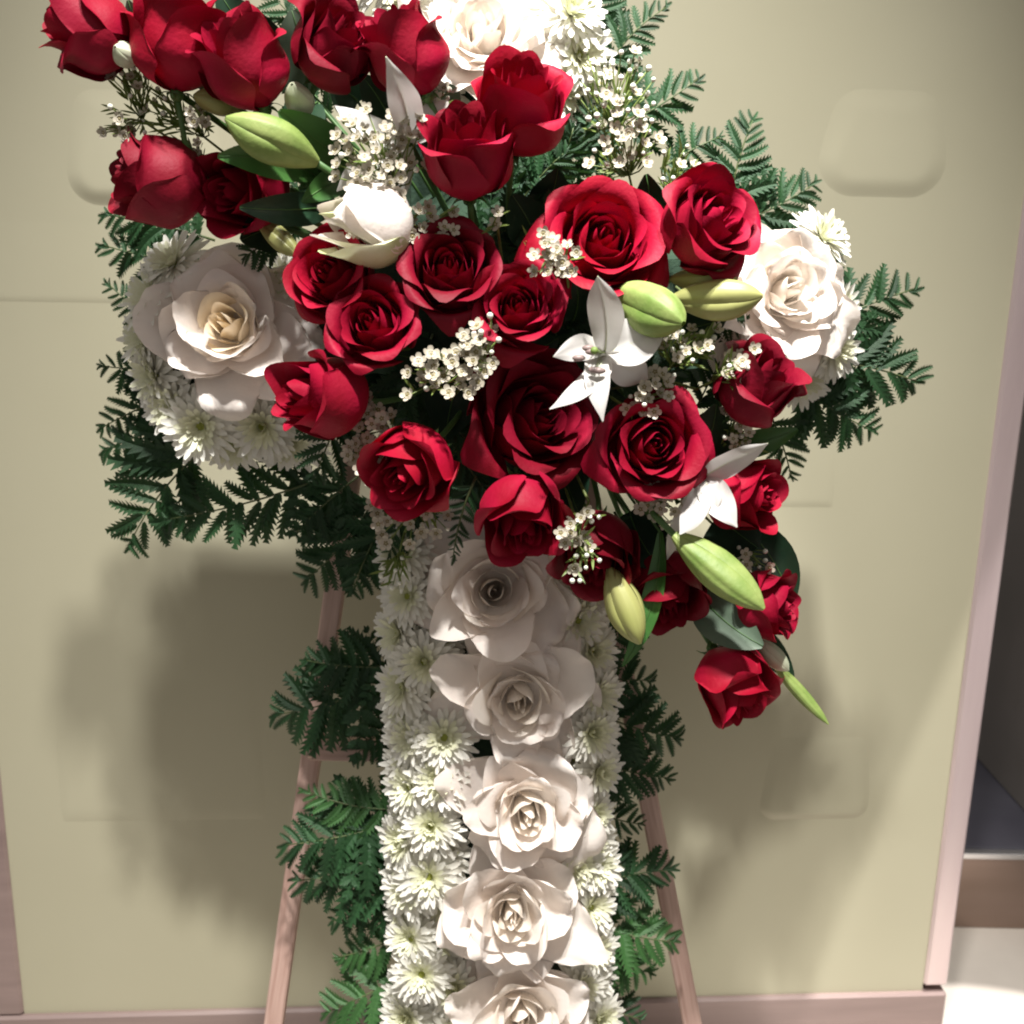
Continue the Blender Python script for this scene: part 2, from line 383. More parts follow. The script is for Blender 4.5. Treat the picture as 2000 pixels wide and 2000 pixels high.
def red_rose(cx, cy, dpx, h, ax, op, label, seed, spin=0.0):
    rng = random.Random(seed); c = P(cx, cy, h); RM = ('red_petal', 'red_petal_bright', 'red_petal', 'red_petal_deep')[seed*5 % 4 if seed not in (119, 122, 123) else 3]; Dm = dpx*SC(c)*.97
    axis = A(*ax); F3 = frame(axis)
    Hh = lerp(1.18, 0.80, op)
    base = c - axis*(Dm*Hh*lerp(.50, .56, op))
    root = thing('red_rose', label, 'rose', base, 'red roses in the spray')
    n = int(lerp(17, 28, op)); th = spin+rng.uniform(0, 6.3); PT = []
    for i in range(n):
        t = i/(n-1)
        Rr = lerp(0.03, 0.40, t**lerp(0.9, 0.78, op))
        H = Hh*(lerp(0.88, 0.97, t) if op < .4 else lerp(0.80, 0.92, t)*(1-0.20*op*t**3))
        w = lerp(2.2, lerp(1.25, 1.0, op), t**0.6)
        lean = lerp(-0.50, lerp(-0.16, 0.26, op), t**1.2)
        cu = lerp(0.0, lerp(0.10, 0.26, op), t**1.6)*rng.uniform(.5, 1.5)
        ed = lerp(0.0, lerp(0.05, 0.085, op), t**1.5)*rng.uniform(.3, 1.7)
        if i >= n-3: cu *= rng.uniform(1.0, 1.9); H *= rng.uniform(.74, .98); ed *= rng.uniform(1, 1.7)
        V, F = cup_petal(rng, th, Rr, H, w, lean, cu, ed, point=lerp(.02, .10, t), ruf=lerp(.004, .020, t))
        th += 2.399 + rng.uniform(-.22, .22)
        tilt = Matrix.Rotation(rng.uniform(-.06, .06)*t, 3, 'X') @ Matrix.Rotation(rng.uniform(-.06, .06)*t, 3, 'Y')
        PT.append(([tilt @ v for v in V], F))
    rs = sorted(math.hypot(v.x, v.y) for V, F in PT for v in V); lim = rs[int(len(rs)*.95)]; k = Dm*.5/lim
    for V, F in PT:
        W_ = []
        for v in V:
            r = math.hypot(v.x, v.y); q = k*((lim+(r-lim)*.35)/r if r > lim else 1.0)
            W_.append(F3 @ Vector((v.x*q, v.y*q, v.z*Dm)))
        obj('petal', mesh('petal', W_, F, RM), root)
    calyx(root, F3, base, Dm)
    stem_to(root, base, axis, P(lerp(cx, 1000, 0.72), lerp(cy, 650, 0.72), 5))
    return root
def white_rose(cx, cy, dpx, h, ax, label, seed, core=0.29, centre='cream_petal', n_out=15, flat=1.0):
    rng = random.Random(seed); c = P(cx, cy, h); Dm = dpx*SC(c)*1.13; axis = A(*ax); F3 = frame(axis); base = c - axis*Dm*0.24
    root = thing('white_rose', label, 'rose', base, 'white roses on the cross')
    th = rng.uniform(0, 6.3); n_in = 14
    for i in range(n_in):
        t = i/(n_in-1)
        V, F = cup_petal(rng, th, lerp(0.012, core*0.56, t**.85), lerp(0.36, 0.315, t)*(1-.06*t*t), lerp(2.2, 1.15, t**.6), lerp(-.4, .22, t), lerp(0, .20, t*t)*rng.uniform(.6, 1.4), lerp(0, .045, t)*rng.uniform(.5, 1.5), point=.05, ruf=lerp(.001, .010, t))
        th += 2.399+rng.uniform(-.2, .2)
        obj('petal', mesh('petal', [F3 @ (v*Dm) for v in V], F, centre if i < 10 else ('cream_petal' if i < 12 else 'white_petal')), root)
    for i in range(n_out):
        t = i/(n_out-1)
        tl = lerp(R(24), R(80), t**.8)*flat + R(rng.uniform(-16, 14))
        V, F = splay_petal(rng, th, lerp(.03, .05, t), lerp(.34, .52, t)*rng.uniform(.88, 1.10), lerp(.18, .275, t)*rng.uniform(.82, 1.15), tl, lerp(.55, .20, t)*rng.uniform(.2, 1.6), lerp(.14, .22, t)*rng.uniform(-.3, 1.8), lerp(.06, -.01, t), ruf=rng.uniform(.035, .12), point=rng.uniform(.0, .14))
        th += 2.399+rng.uniform(-.35, .35)
        obj('petal', mesh('petal', [F3 @ (v*Dm) for v in V], F, 'white_petal'), root)
    stem_to(root, base, axis, base-axis*0.05)
    return root

# red roses: x, y, diameter in photo px; height mm; facing; openness; label
REDS = [
 (172, 62, 165, 100, (-.80, .25, .42), .12, 'red rosebud at the outer tip of the spray, facing away from its pale calyx'),
 (345, 72, 185, 96, (.10, .85, .35), .15, 'tall closed red rose wedged between the tip bud and a tapered bud'),
 (472, 118, 178, 112, (-.30, .72, .60), .15, 'tapered red rosebud beside the upper dark leaf and a pale green bud'),
 (655, 88, 165, 108, (.50, .45, .65), .30, 'half-open red rose leaning against the tall cup rose under the post top'),
 (790, 98, 170, 116, (-.42, .75, .45), .18, 'tall red cup rose overlapping the white flowers at the post top'),
 (1017, 206, 182, 108, (.14, .66, .74), .22, 'red rose overlapping the bright white rose at the post top'),
 (912, 296, 186, 124, (-.02, .70, .70), .36, 'upright red cup rose with round open rim beside the dense waxflower cluster'),
 (310, 352, 175, 76, (-.86, .18, .42), .10, 'plump red rosebud pointing outward beneath the sparse green waxflower'),
 (478, 372, 170, 66, (-.45, -.25, .75), .25, 'red rose half covered by a green lily bud and dark leaves'),
 (645, 535, 175, 108, (-.32, .10, .90), .75, 'dark-hearted red rose under the half-open white bud'),
 (728, 632, 175, 124, (-.12, .18, .95), .78, 'open red rose tucked below the dark-hearted rose, over white petals'),
 (878, 524, 190, 120, (.05, .25, .95), .85, 'open red rose with loose lower petal between two other open roses'),
 (1012, 600, 178, 124, (-.05, .18, .96), .80, 'round open red rose just above the small waxflower cluster'),
 (1178, 468, 235, 106, (.10, .12, .96), .92, 'largest bright red open rose behind a small waxflower sprig'),
 (1388, 432, 200, 112, (.50, .20, .80), .65, 'open red rose overlapping the white arm rose, beside upright fern'),
 (1480, 752, 158, 100, (.38, .55, .65), .18, 'red rosebud against the lower edge of the arm with two white roses'),
 (629, 775, 172, 112, (-.66, .02, .62), .06, 'closed red rosebud against the single large white arm rose'),
 (803, 910, 172, 116, (-.42, -.50, .72), .38, 'half-open red rose with its mouth turned down beside shaded waxflower'),
 (1022, 1005, 172, 116, (.10, -.72, .62), .32, 'red rose hanging just above the first white post rose'),
 (1050, 815, 250, 88, (.42, .10, .88), .85, 'widest dark red rose lying in shade under the white lily'),
 (1276, 868, 205, 108, (.10, -.05, .97), .85, 'open red rose beside the widest dark rose and lilac-shaded lily'),
 (1452, 965, 145, 84, (.72, -.10, .60), .25, 'red rose mostly hidden behind the lilac-shaded lily'),
 (1165, 1078, 160, 72, (-.10, -.72, .60), .35, 'dark red rose with mouth down beside the first white post rose'),
 (1305, 1150, 150, 58, (.05, -.70, .60), .30, 'dark red rose behind the long strap leaf and fat lily bud'),
 (1506, 1182, 140, 70, (.80, -.05, .50), .45, 'red rose peeping out past the fat green lily bud tip'),
 (1434, 1335, 152, 78, (.38, -.70, .46), .30, 'lowest red rose hanging free below the spray'),
]
for i, r_ in enumerate(REDS): red_rose(*r_, seed=100+i)
NICK = ['tip rosebud', 'tall closed rose', 'tapered rosebud', 'half-open rose by the post top', 'tall cup rose', 'rose overlapping the bright white rose', 'upright cup rose', 'plump outward rosebud', 'half-covered rose', 'dark-hearted rose', 'rose below the dark-hearted rose', 'rose with loose lower petal', 'round open rose', 'largest bright red rose', 'open red arm rose', 'arm-edge red rosebud', 'closed rosebud by the white arm rose', 'rose with mouth turned down', 'red rose hanging over the post', 'widest dark rose', 'rose beside the widest dark rose', 'rose behind the shaded lily', 'mouth-down dark rose', 'rose behind the strap leaf', 'peeping red rose', 'lowest red rose']
def near(x, y): return NICK[min(range(len(REDS)), key=lambda k: (REDS[k][0]-x)**2+(REDS[k][1]-y)**2)]
WHITES = [
 (941, 58, 300, 42, (.0, .25, .95), 'brightly lit white rose crowning the top of the post', .32, 'cream_petal'),
 (442, 632, 345, 46, (-.10, .08, .97), 'large white rose with warm cream heart alone on its arm', .30, 'warm_petal'),
 (1542, 565, 300, 48, (.22, .02, .95), 'white rose at the outer end of the arm beside the spread fern', .33, 'cream_petal'),
 (1462, 690, 190, 40, (.05, -.30, .92), 'smaller white rose tucked under the arm-end white rose above a red bud', .33, 'cream_petal'),
 (965, 1155, 345, 40, (.03, .05, .97), 'white post rose highest on the post, right under the hanging red rose', .36, 'cream_petal'),
 (1012, 1370, 300, 44, (.0, -.18, .97), 'white post rose second below the red spray, with cupped drooping lip', .34, 'cream_petal'),
 (1030, 1590, 295, 44, (.02, -.12, .97), 'white post rose third below the red spray, petals flung wide', .32, 'cream_petal'),
 (1000, 1785, 290, 44, (.0, -.05, .98), 'white post rose fourth below the red spray with small peach heart', .30, 'cream_petal'),
 (1020, 1990, 280, 40, (.0, -.05, .98), 'lowest white post rose, fifth below the red spray', .36, 'cream_petal'),
]
for i, (x, y, d_, h, a, lb, co, ce) in enumerate(WHITES): white_rose(x, y, d_, h, a, lb, 300+i, co, ce)

# ================================================================== CHRYSANTHEMUMS
def mum_meshes(seed):
    rng = random.Random(seed); out = MB(); inn = MB()
    full = seed % 2; rings = [(24, .50, 4, .046, 0), (23, .48, 16, .044, .02), (20, .42, 30, .041, .04), (17, .32, 46, .036, .05), (13, .22+.05*full, 62+12*full, .028, .05), (9, .15+.08*full, 70+14*full, .022, .05)]
    for k, (n, L, el, w, z0) in enumerate(rings):
        for i in range(n):
            a = 2*math.pi*(i+rng.uniform(-.22, .22))/n; e = R(el+rng.uniform(-8, 8)); Lq = L*rng.uniform(.86, 1.08)
            rot = Matrix.Rotation(a, 3, 'Z'); V = []; dr = rng.uniform(.0, .10); tw = rng.uniform(-.4, .4)
            for j in range(6):
                t = j/5; ww = w*(0.45+0.55*math.sin(min(1, t/.7)*math.pi/2))*(1 if t < .8 else lerp(1, .35, (t-.8)/.2))
                y = .05+Lq*t*math.cos(e); z = z0+Lq*t*math.sin(e)-dr*t*t*L*2+.02
                for u in (-1, 0, 1):
                    V.append(rot @ Vector((y, u*ww, z+(abs(u)*.35*ww)*(1-.3*t)+u*tw*ww*t)))
            (out if k < 3 else inn).add(V, grid_faces(3, 6))
    c = MB(); c.ball((0, 0, .03), .085, 12, 6, sc=(1, 1, .75))
    for i in range(24):
        a = 2.399*i; r = .085*math.sqrt(i/24); c.ball((r*math.cos(a), r*math.sin(a), .03+.062*math.sqrt(max(0, 1-(r/.087)**2))), .013, 5, 4)
    g = MB(); g.tube([Vector((0, 0, .02)), Vector((.01, 0, -.25)), Vector((0, .01, -.62))], .035, .03, 6)
    return (mesh('outer_petals', out.V, out.F, 'mum_petal'), mesh('inner_petals', inn.V, inn.F, 'mum_inner'), mesh('flower_centre', c.V, c.F, 'mum_centre'), mesh('stem', g.V, g.F, 'stem_green'))
MUMS = [mum_meshes(900+k) for k in range(8)]
mrng = random.Random(5)
def mum(x, y, d_, h, ax, label, group):
    mm = MUMS[mrng.randrange(len(MUMS))]; d_ *= 1.02
    F3 = frame(A(ax[0]+mrng.uniform(-.12, .12), ax[1]+mrng.uniform(-.12, .12), ax[2])) @ Matrix.Rotation(mrng.uniform(0, 6.3), 3, 'Z')
    sc = d_*S*mrng.uniform(.93, 1.07)
    root = thing('chrysanthemum', label, 'chrysanthemum', None, group, mtx=Matrix.Translation(P(x, y, h)) @ (F3*sc).to_4x4())
    for nm, me in zip(('outer_petals', 'inner_petals', 'flower_centre', 'stem'), mm):
        o = obj(nm, me, root)
        if nm.endswith('petals'): o['kind'] = 'stuff'
G1 = 'chrysanthemums along the crossbar side of the post'; L1 = 'white chrysanthemum edging the post on the easel crossbar side'
for x, y, h, ax in ((795, 1085, 4, (-.5, .2, .8)), (800, 1165, 8, (-.4, 0, .9)), (785, 1235, -2, (-.7, 0, .7)), (832, 1290, 12, (-.15, 0, .97)), (793, 1340, 0, (-.6, -.1, .8)),
        (868, 1440, 10, (.1, 0, .97)), (808, 1440, 2, (-.55, 0, .8)), (860, 1520, 10, (-.1, 0, .97)), (805, 1535, 4, (-.5, 0, .85)), (845, 1610, 12, (-.1, 0, .95)), (795, 1640, 2, (-.55, 0, .8)),
        (840, 1710, 12, (-.1, 0, .95)), (805, 1735, 4, (-.5, 0, .85)), (808, 1830, 6, (-.45, 0, .9)), (825, 1900, 16, (-.1, -.05, .97)), (888, 1925, 6, (0, 0, 1)), (800, 1985, 4, (-.4, 0, .9)), (880, 2010, 8, (0, 0, 1))):
    mum(x, y, 132, h, ax, L1, G1)
for x, y in ((870, 1345), (800, 1390), (805, 1487), (810, 1588), (872, 1665), (805, 1690), (868, 1760), (802, 1782), (858, 1845), (805, 1940), (862, 1250), (850, 1115)):
    mum(x, y, 120, -6, (-.2, 0, .95), 'white chrysanthemum tucked low between others on the crossbar side', G1)
G2 = 'chrysanthemums along the plain side of the post'; L2 = 'white chrysanthemum edging the post on the side without crossbar bolt'
for x, y, h, ax in ((1140, 1155, -2, (.3, 0, .9)), (1125, 1210, 4, (.3, 0, .9)), (1150, 1270, 0, (.45, 0, .85)), (1160, 1355, 0, (.6, 0, .8)), (1150, 1430, 6, (.5, 0, .85)), (1162, 1505, 0, (.6, 0, .8)), (1150, 1590, 2, (.55, 0, .8)), (1120, 1690, 6, (.3, 0, .95)), (1158, 1690, -4, (.6, 0, .8)), (1150, 1770, 2, (.5, 0, .85)), (1155, 1850, 2, (.55, 0, .85)), (1130, 1920, 8, (.3, 0, .95)), (1165, 1985, 0, (.5, 0, .85))):
    mum(x, y, 128, h, ax, L2, G2)
for x, y in ((1148, 1310), (1110, 1310), (1150, 1398), (1120, 1480), (1115, 1540), (1150, 1640), (1110, 1745), (1150, 1730), (1110, 1830), (1150, 1905)):
    mum(x, y, 118, -8, (.3, 0, .95), 'white chrysanthemum tucked low between others on the plain side', G2)
G3 = 'chrysanthemums round the single arm rose'
for x, y, h, ax in ((345, 520, 4, (-.4, .5, .8)), (305, 585, 4, (-.6, .2, .8)), (295, 660, 0, (-.7, 0, .7)), (310, 735, 4, (-.6, -.1, .8)), (345, 790, 6, (-.3, -.3, .9)), (395, 830, 14, (-.1, -.25, .95)), (515, 830, 14, (.05, -.25, .95)), (455, 855, 0, (0, -.6, .8)), (570, 850, 0, (.1, -.5, .85)), (560, 560, -4, (0, .3, .9))):
    mum(x, y, 140, h, ax, 'white chrysanthemum fringing the single large white arm rose', G3)
G4 = 'chrysanthemums at the arm end with two white roses'
for x, y, h, ax in ((1620, 680, 4, (.5, -.3, .8)), (1560, 735, 0, (.1, -.5, .85)), (1625, 610, 0, (.7, 0, .7)), (1600, 470, -6, (.5, .4, .75)), (1400, 560, 4, (0, 0, 1)), (1540, 690, 10, (.2, -.3, .9))):
    mum(x, y, 130, h, ax, 'white chrysanthemum beside the arm-end white rose and spread fern', G4)
G5 = 'chrysanthemums at the post top'
for x, y, h, ax in ((1110, 30, 12, (.35, .1, .9)), (1125, 110, 6, (.5, 0, .85)), (1095, 175, 0, (.4, -.2, .85)), (1110, -60, 6, (.4, .2, .9)), (800, 10, 10, (-.3, .3, .9)), (760, -40, 4, (-.4, .3, .9)), (930, -90, 10, (0, .3, .95)), (840, 170, -4, (-.2, 0, .95))):
    mum(x, y, 140, h, ax, 'white chrysanthemum beside the brightly lit white rose crowning the post', G5)

# ================================================================== FERNS
def pinnule_poly(mb, base, d, nrm, L, W, teeth=4):
    """toothed leaflet, folded a little along its midrib"""
    s_ = d.cross(nrm).normalized(); V = []; n = teeth
    V.append(base)
    for sd in (1, -1):
        for k in range(n):
            t0 = (k+.25)/n; t1 = (k+1)/n
            w0 = W*math.sin(math.pi*min(.98, t0*.82+.12))*.78; w1 = W*math.sin(math.pi*min(.97, t1*.82+.10))
            V.append(base + d*(L*t0) + s_*(sd*w0) + nrm*(.12*W)); V.append(base + d*(L*min(1, t1+.03)) + s_*(sd*w1) + nrm*(.22*W))
    tip = len(V); V.append(base+d*L*1.08 - nrm*.02*L)
    ms = len(V)
    for k in range(1, n): V.append(base + d*(L*k/n))
    mids = [0]+list(range(ms, ms+n-1))+[tip]
    F = []
    for si, sd in enumerate((1, -1)):
        o = 1+si*2*n
        for k in range(n):
            a, b_ = o+2*k, o+2*k+1; prev = mids[k] if k == 0 else o+2*k-1
            if k == 0: fs = [(mids[0], a, b_, mids[1])]
            else: fs = [(mids[k], prev, a), (mids[k], a, b_, mids[k+1])] if k < n-1 else [(mids[k], prev, a), (mids[k], a, b_, tip)]
            for f in fs: F.append(f if sd < 0 else tuple(reversed(f)))
    mb.add(V, F)
def pinna_mesh(seed, m, npair=8, dens=1.0):
    rng = random.Random(seed); mb = MB(); Z = Vector((0, 0, 1))
    rach = lambda t: Vector((.03*math.sin(t*2.4), t, -.10*t*t))
    for k in range(npair):
        t = .05+.80*(k/(npair-1))**.95
        for sd in (1, -1):
            L = (.30*(1-t)**.75+.055)*rng.uniform(.88, 1.1); ang = R(lerp(62, 38, t)+rng.uniform(-6, 6))
            d_ = Vector((sd*math.sin(ang), math.cos(ang), -.12+rng.uniform(-.1, .1))).normalized()
            nn = (Z+Vector((rng.uniform(-.25, .25), rng.uniform(-.2, .2), 0))).normalized()
            pinnule_poly(mb, rach(t+(.02 if sd > 0 else 0)), d_, nn, L, L*.30+.012, 4 if k < 4 else 3)
    pinnule_poly(mb, rach(.84), Vector((.02, 1, -.15)).normalized(), Z, .17, .05, 3)
    mb.tube([rach(t/5) for t in range(6)], .010, .004, 4)
    return mesh('pinna', mb.V, mb.F, m, smooth=False)
def finger_mesh(seed, m, teeth):
    """long toothed leaflet with a raised midrib and drooping tip"""
    rng = random.Random(seed); mb = MB(); Z = Vector((0, 0, 1)); V = []; F = []; n = teeth; W = .195*rng.uniform(.85, 1.15)
    dr = rng.uniform(.08, .34); cx = lambda t: Vector((.09*math.sin(t*2.6+seed), t, -dr*t*t))
    for sd in (1, -1):
        o = len(V)
        for k in range(n+1): V.append(cx(k/n)+Vector((0, 0, .0)))
        ed = len(V)
        for k in range(n):
            t0 = (k+.12)/n; t1 = (k+1.0)/n; env = (math.sin(math.pi*min(.98, t0*.80+.16))**.8)*(1-.25*t0)
            V.append(cx(t0)+Vector((sd*W*env*.42, 0, .25*W*env))); V.append(cx(min(1, t1+.055))+Vector((sd*W*env*rng.uniform(.95, 1.15), 0, .45*W*env)))
        for k in range(n):
            a0, b0 = o+k, o+k+1; v, tp = ed+2*k, ed+2*k+1
            fs = [(a0, v, tp, b0)]
            if k > 0: fs.append((a0, ed+2*k-1, v))
            F += [f if sd < 0 else tuple(reversed(f)) for f in fs]
    mb.add(V, F); mb.tube([cx(t/6)-Vector((0, 0, .004)) for t in range(7)], .009, .003, 4)
    return mesh('pinna', mb.V, mb.F, m, smooth=False)
PIN = [finger_mesh(40+k, 'fern_leaf', 8+k % 3) for k in range(7)]; PINB = [finger_mesh(60+k, 'fern_bright', 9) for k in range(4)]
PINC = [pinna_mesh(40+k, 'fern_leaf', 5) for k in range(3)]
frng = random.Random(77)
def fern(x0, y0, h0, x1, y1, h1, label, bow=0.0, width=.50, n=8, bright=False, roll=0.0, sides=(1, -1), group='leatherleaf fern fronds', start=.12):
    a = P(x0, y0, h0); c = P(x1, y1, h1); L = (c-a).length
    dd = (c-a)/L; vw = (CAM-a).normalized(); side = dd.cross(vw).normalized(); vw = side.cross(dd).normalized()
    ctrl = (a+c)/2 + side*(bow*L) + vw*(.10*L)
    n = round(n*1.2)
    root = thing('fern_frond', label, 'fern', a, group)
    q = MB(); q.tube([bez(a, ctrl, c, k/8)-a for k in range(9)], .0011, .0005, 5); q.build('stem', 'fern_stem', root)
    for k in range(n):
        t = start+(1-start-.04)*k/(n-1) if n > 1 else .5
        tg = (bez(a, ctrl, c, min(1, t+.03))-bez(a, ctrl, c, t-.03)).normalized()
        nn = (vw+side*roll+Vector((frng.uniform(-.25, .25), frng.uniform(-.2, .2), frng.uniform(-.2, .2)))).normalized()
        sd_ = tg.cross(nn).normalized(); nn = sd_.cross(tg).normalized()
        for s_ in sides:
            pl = 1.18*L*width*((1-t)**.7*.95+.16)*(1 if t > start+.05 else .85)*frng.uniform(.88, 1.1)
            an = R(lerp(66, 40, t)+frng.uniform(-7, 7))
            y = (tg*math.cos(an)+sd_*(s_*math.sin(an))+nn*frng.uniform(-.22, .12)).normalized()
            x = y.cross(nn).normalized(); z = x.cross(y).normalized()
            p = bez(a, ctrl, c, min(1, t+(.5*(1-start)/n if s_ < 0 else 0)))-a
            me = frng.choice(PINB if bright else (PINC if (t < .3 and pl > .030 and frng.random() < .25) else PIN))
            obj('pinna', me, root, Matrix.Translation(p) @ (Matrix((x, y, z)).transposed()*pl).to_4x4())
    tg = (c-bez(a, ctrl, c, .93)).normalized(); x = tg.cross(vw).normalized(); z = x.cross(tg)
    obj('pinna', frng.choice(PINB if bright else PIN), root, Matrix.Translation(bez(a, ctrl, c, .95)-a) @ (Matrix((x, tg, z)).transposed()*L*.16).to_4x4())
for (x0, y0, h0, x1, y1, h1) in ((1110, 380, -20, 1150, 210, 10), (1080, 360, 0, 1120, 250, 25), (1130, 330, -40, 1160, 150, -30)):
    fern(x0, y0, h0, x1, y1, h1, 'dark fern frond showing behind the waxflower buds beside the post top', .05, .5, 8)
LA = 'dark fern frond spreading from behind the single large white arm rose'
FERNS = [
 (420, 860, -30, 255, 1060, -25, 'fern frond drooping lowest below the single white arm rose', .12, .48, 8),
 (640, 930, -25, 320, 1015, -15, 'long fern frond reaching sideways under the single white arm rose', -.06, .30, 11),
 (400, 820, -35, 205, 880, -30, LA, .08, .42, 8), (370, 760, -35, 200, 835, -35, LA, .05, .40, 7), (360, 720, -35, 200, 715, -35, LA, -.05, .42, 7),
 (350, 640, -40, 212, 555, -40, LA, -.12, .34, 8), (420, 520, -30, 205, 480, -30, LA, -.05, .42, 8), (420, 470, -25, 210, 420, -22, LA, .05, .42, 8),
 (740, 960, -25, 600, 1130, -18, 'dark fern mass hanging beside the post above the easel leg', -.10, .50, 8), (770, 980, -20, 690, 1150, -10, 'dark fern mass hanging beside the post above the easel leg', .05, .50, 8), (700, 930, -20, 580, 1040, -20, 'dark fern mass hanging beside the post above the easel leg', .05, .55, 8), (820, 940, 10, 760, 1080, 15, 'dark fern mass hanging beside the post above the easel leg', .05, .40, 8),
 (930, 930, 70, 885, 1090, 62, 'small glossy fern tip dangling over the topmost white post rose', .08, .22, 8),
 (770, 1330, -40, 545, 1395, -35, 'fern frond over the easel leg just above the crossbar', -.06, .52, 8), (780, 1300, -40, 600, 1290, -40, 'fern frond brushing the easel leg, upper one above crossbar', -.08, .50, 7), (780, 1400, -45, 690, 1480, -30, 'short fern frond hanging across the easel crossbar', .05, .5, 6),
 (790, 1480, -45, 705, 1440, -45, 'small fern sprig just below the easel crossbar', .1, .5, 5), (790, 1580, -40, 600, 1545, -40, 'fern frond below the crossbar with pale thin tips', -.12, .34, 8, True),
 (790, 1600, -40, 560, 1650, -30, 'broad fern frond crossing the easel leg below the crossbar', -.06, .50, 9), (790, 1680, -40, 580, 1720, -35, 'fern frond under the broad one that crosses the easel leg', -.05, .48, 8), (780, 1740, -40, 650, 1800, -35, 'short dark fern frond beside the lower chrysanthemums', .05, .5, 7),
 (780, 1830, -40, 660, 1870, -35, 'grey-green fern frond above the bright green frond', -.05, .45, 7, True), (790, 1900, -35, 640, 1975, -25, 'bright green fern frond lowest on the crossbar side', -.06, .55, 7, True), (800, 1960, -40, 700, 2030, -35, 'dark fern frond under the bright green one', 0, .5, 6),
 (1150, 1270, -35, 1270, 1210, -35, 'fern sprig behind the pale lily bud that points down', .05, .45, 6), (1140, 1380, -40, 1320, 1440, -35, 'fern frond with sharp tips beside the second white post rose', .08, .52, 8), (1140, 1330, -40, 1270, 1330, -45, 'dark fern frond behind the sharp-tipped frond', -.05, .52, 7),
 (1140, 1480, -40, 1305, 1520, -35, 'fern frond pointing over the easel leg beside the third white post rose', .06, .46, 8), (1140, 1580, -45, 1250, 1610, -40, 'dark fern frond under the one pointing over the easel leg', .05, .5, 6), (1140, 1640, -45, 1230, 1700, -40, 'short toothed fern frond beside the fourth white post rose', .08, .48, 6),
 (1140, 1740, -40, 1310, 1700, -35, 'fern frond rising across the easel leg beside the fourth white post rose', -.10, .46, 8), (1140, 1800, -40, 1315, 1840, -35, 'mid green fern frond resting on the easel leg', .06, .50, 8, True), (1140, 1850, -42, 1270, 1900, -38, 'lower mid green fern frond beside the lowest white post rose', .06, .5, 7, True), (1140, 1950, -45, 1250, 1990, -40, 'dark lowest fern frond by the panel bottom rail', .05, .5, 6),
 (1560, 660, -30, 1785, 565, -25, 'fern frond with pointed upper tips beyond the arm-end white rose', -.06, .40, 9), (1560, 700, -30, 1790, 745, -28, 'long-fingered fern frond beyond the arm-end white rose', -.08, .48, 10), (1540, 740, -32, 1700, 840, -30, 'fern frond drooping under the arm-end white rose', .05, .50, 9), (1580, 600, -35, 1645, 480, -35, 'thin fern tip standing up past the arm-end white rose', .08, .28, 7), (1500, 800, -30, 1545, 930, -28, 'dark fern tip hanging below the arm-end chrysanthemums', -.06, .42, 7),
 (1420, 440, -20, 1470, 235, -15, 'upright fern frond between the open red rose and bare panel', -.08, .42, 9), (1430, 440, -22, 1590, 360, -18, 'fern frond leaning out above the arm-end white rose', .06, .48, 8), (1290, 330, -15, 1405, 268, -10, 'small light fern frond beside the waxflower buds', -.06, .42, 7), (1330, 400, -15, 1330, 290, -10, 'fern frond behind the bright red open rose', .06, .45, 7),
 (1190, 260, -12, 1362, 155, -8, 'fern frond pointing out above the waxflower buds', .05, .40, 8), (1170, 160, -20, 1300, 15, -15, 'curling fern frond high beside the waxflower buds', -.15, .34, 8), (1160, 80, -25, 1180, -70, -25, 'dark fern frond behind the post top chrysanthemums', .05, .42, 8),
 (640, 120, -10, 520, -20, -5, 'fern tip behind the half-open red rose by the post top', .05, .42, 7), (640, 240, -10, 560, 150, 30, 'fern sprig around the pale green bud', .05, .45, 6), (620, 420, -10, 460, 420, 10, 'dark fern frond under the half-covered red rose', .05, .45, 7),
]
for f in FERNS: fern(*f)
for (x0, y0, x1, y1) in ((900, 500, 1090, 400), (1050, 560, 1120, 740), (800, 740, 930, 880), (1000, 420, 1100, 300), (850, 640, 760, 800), (1180, 760, 1330, 720), (1200, 1000, 1270, 1130), (1350, 820, 1400, 720), (700, 400, 600, 300), (560, 460, 480, 500), (1250, 900, 1420, 860), (880, 860, 950, 960), (1320, 560, 1440, 640), (700, 760, 620, 920)):
    fern(x0, y0, 30, x1, y1, 52, 'dark fern frond in shade beside the ' + near((x0+x1)/2, (y0+y1)/2), frng.uniform(-.1, .1), .55, 7)

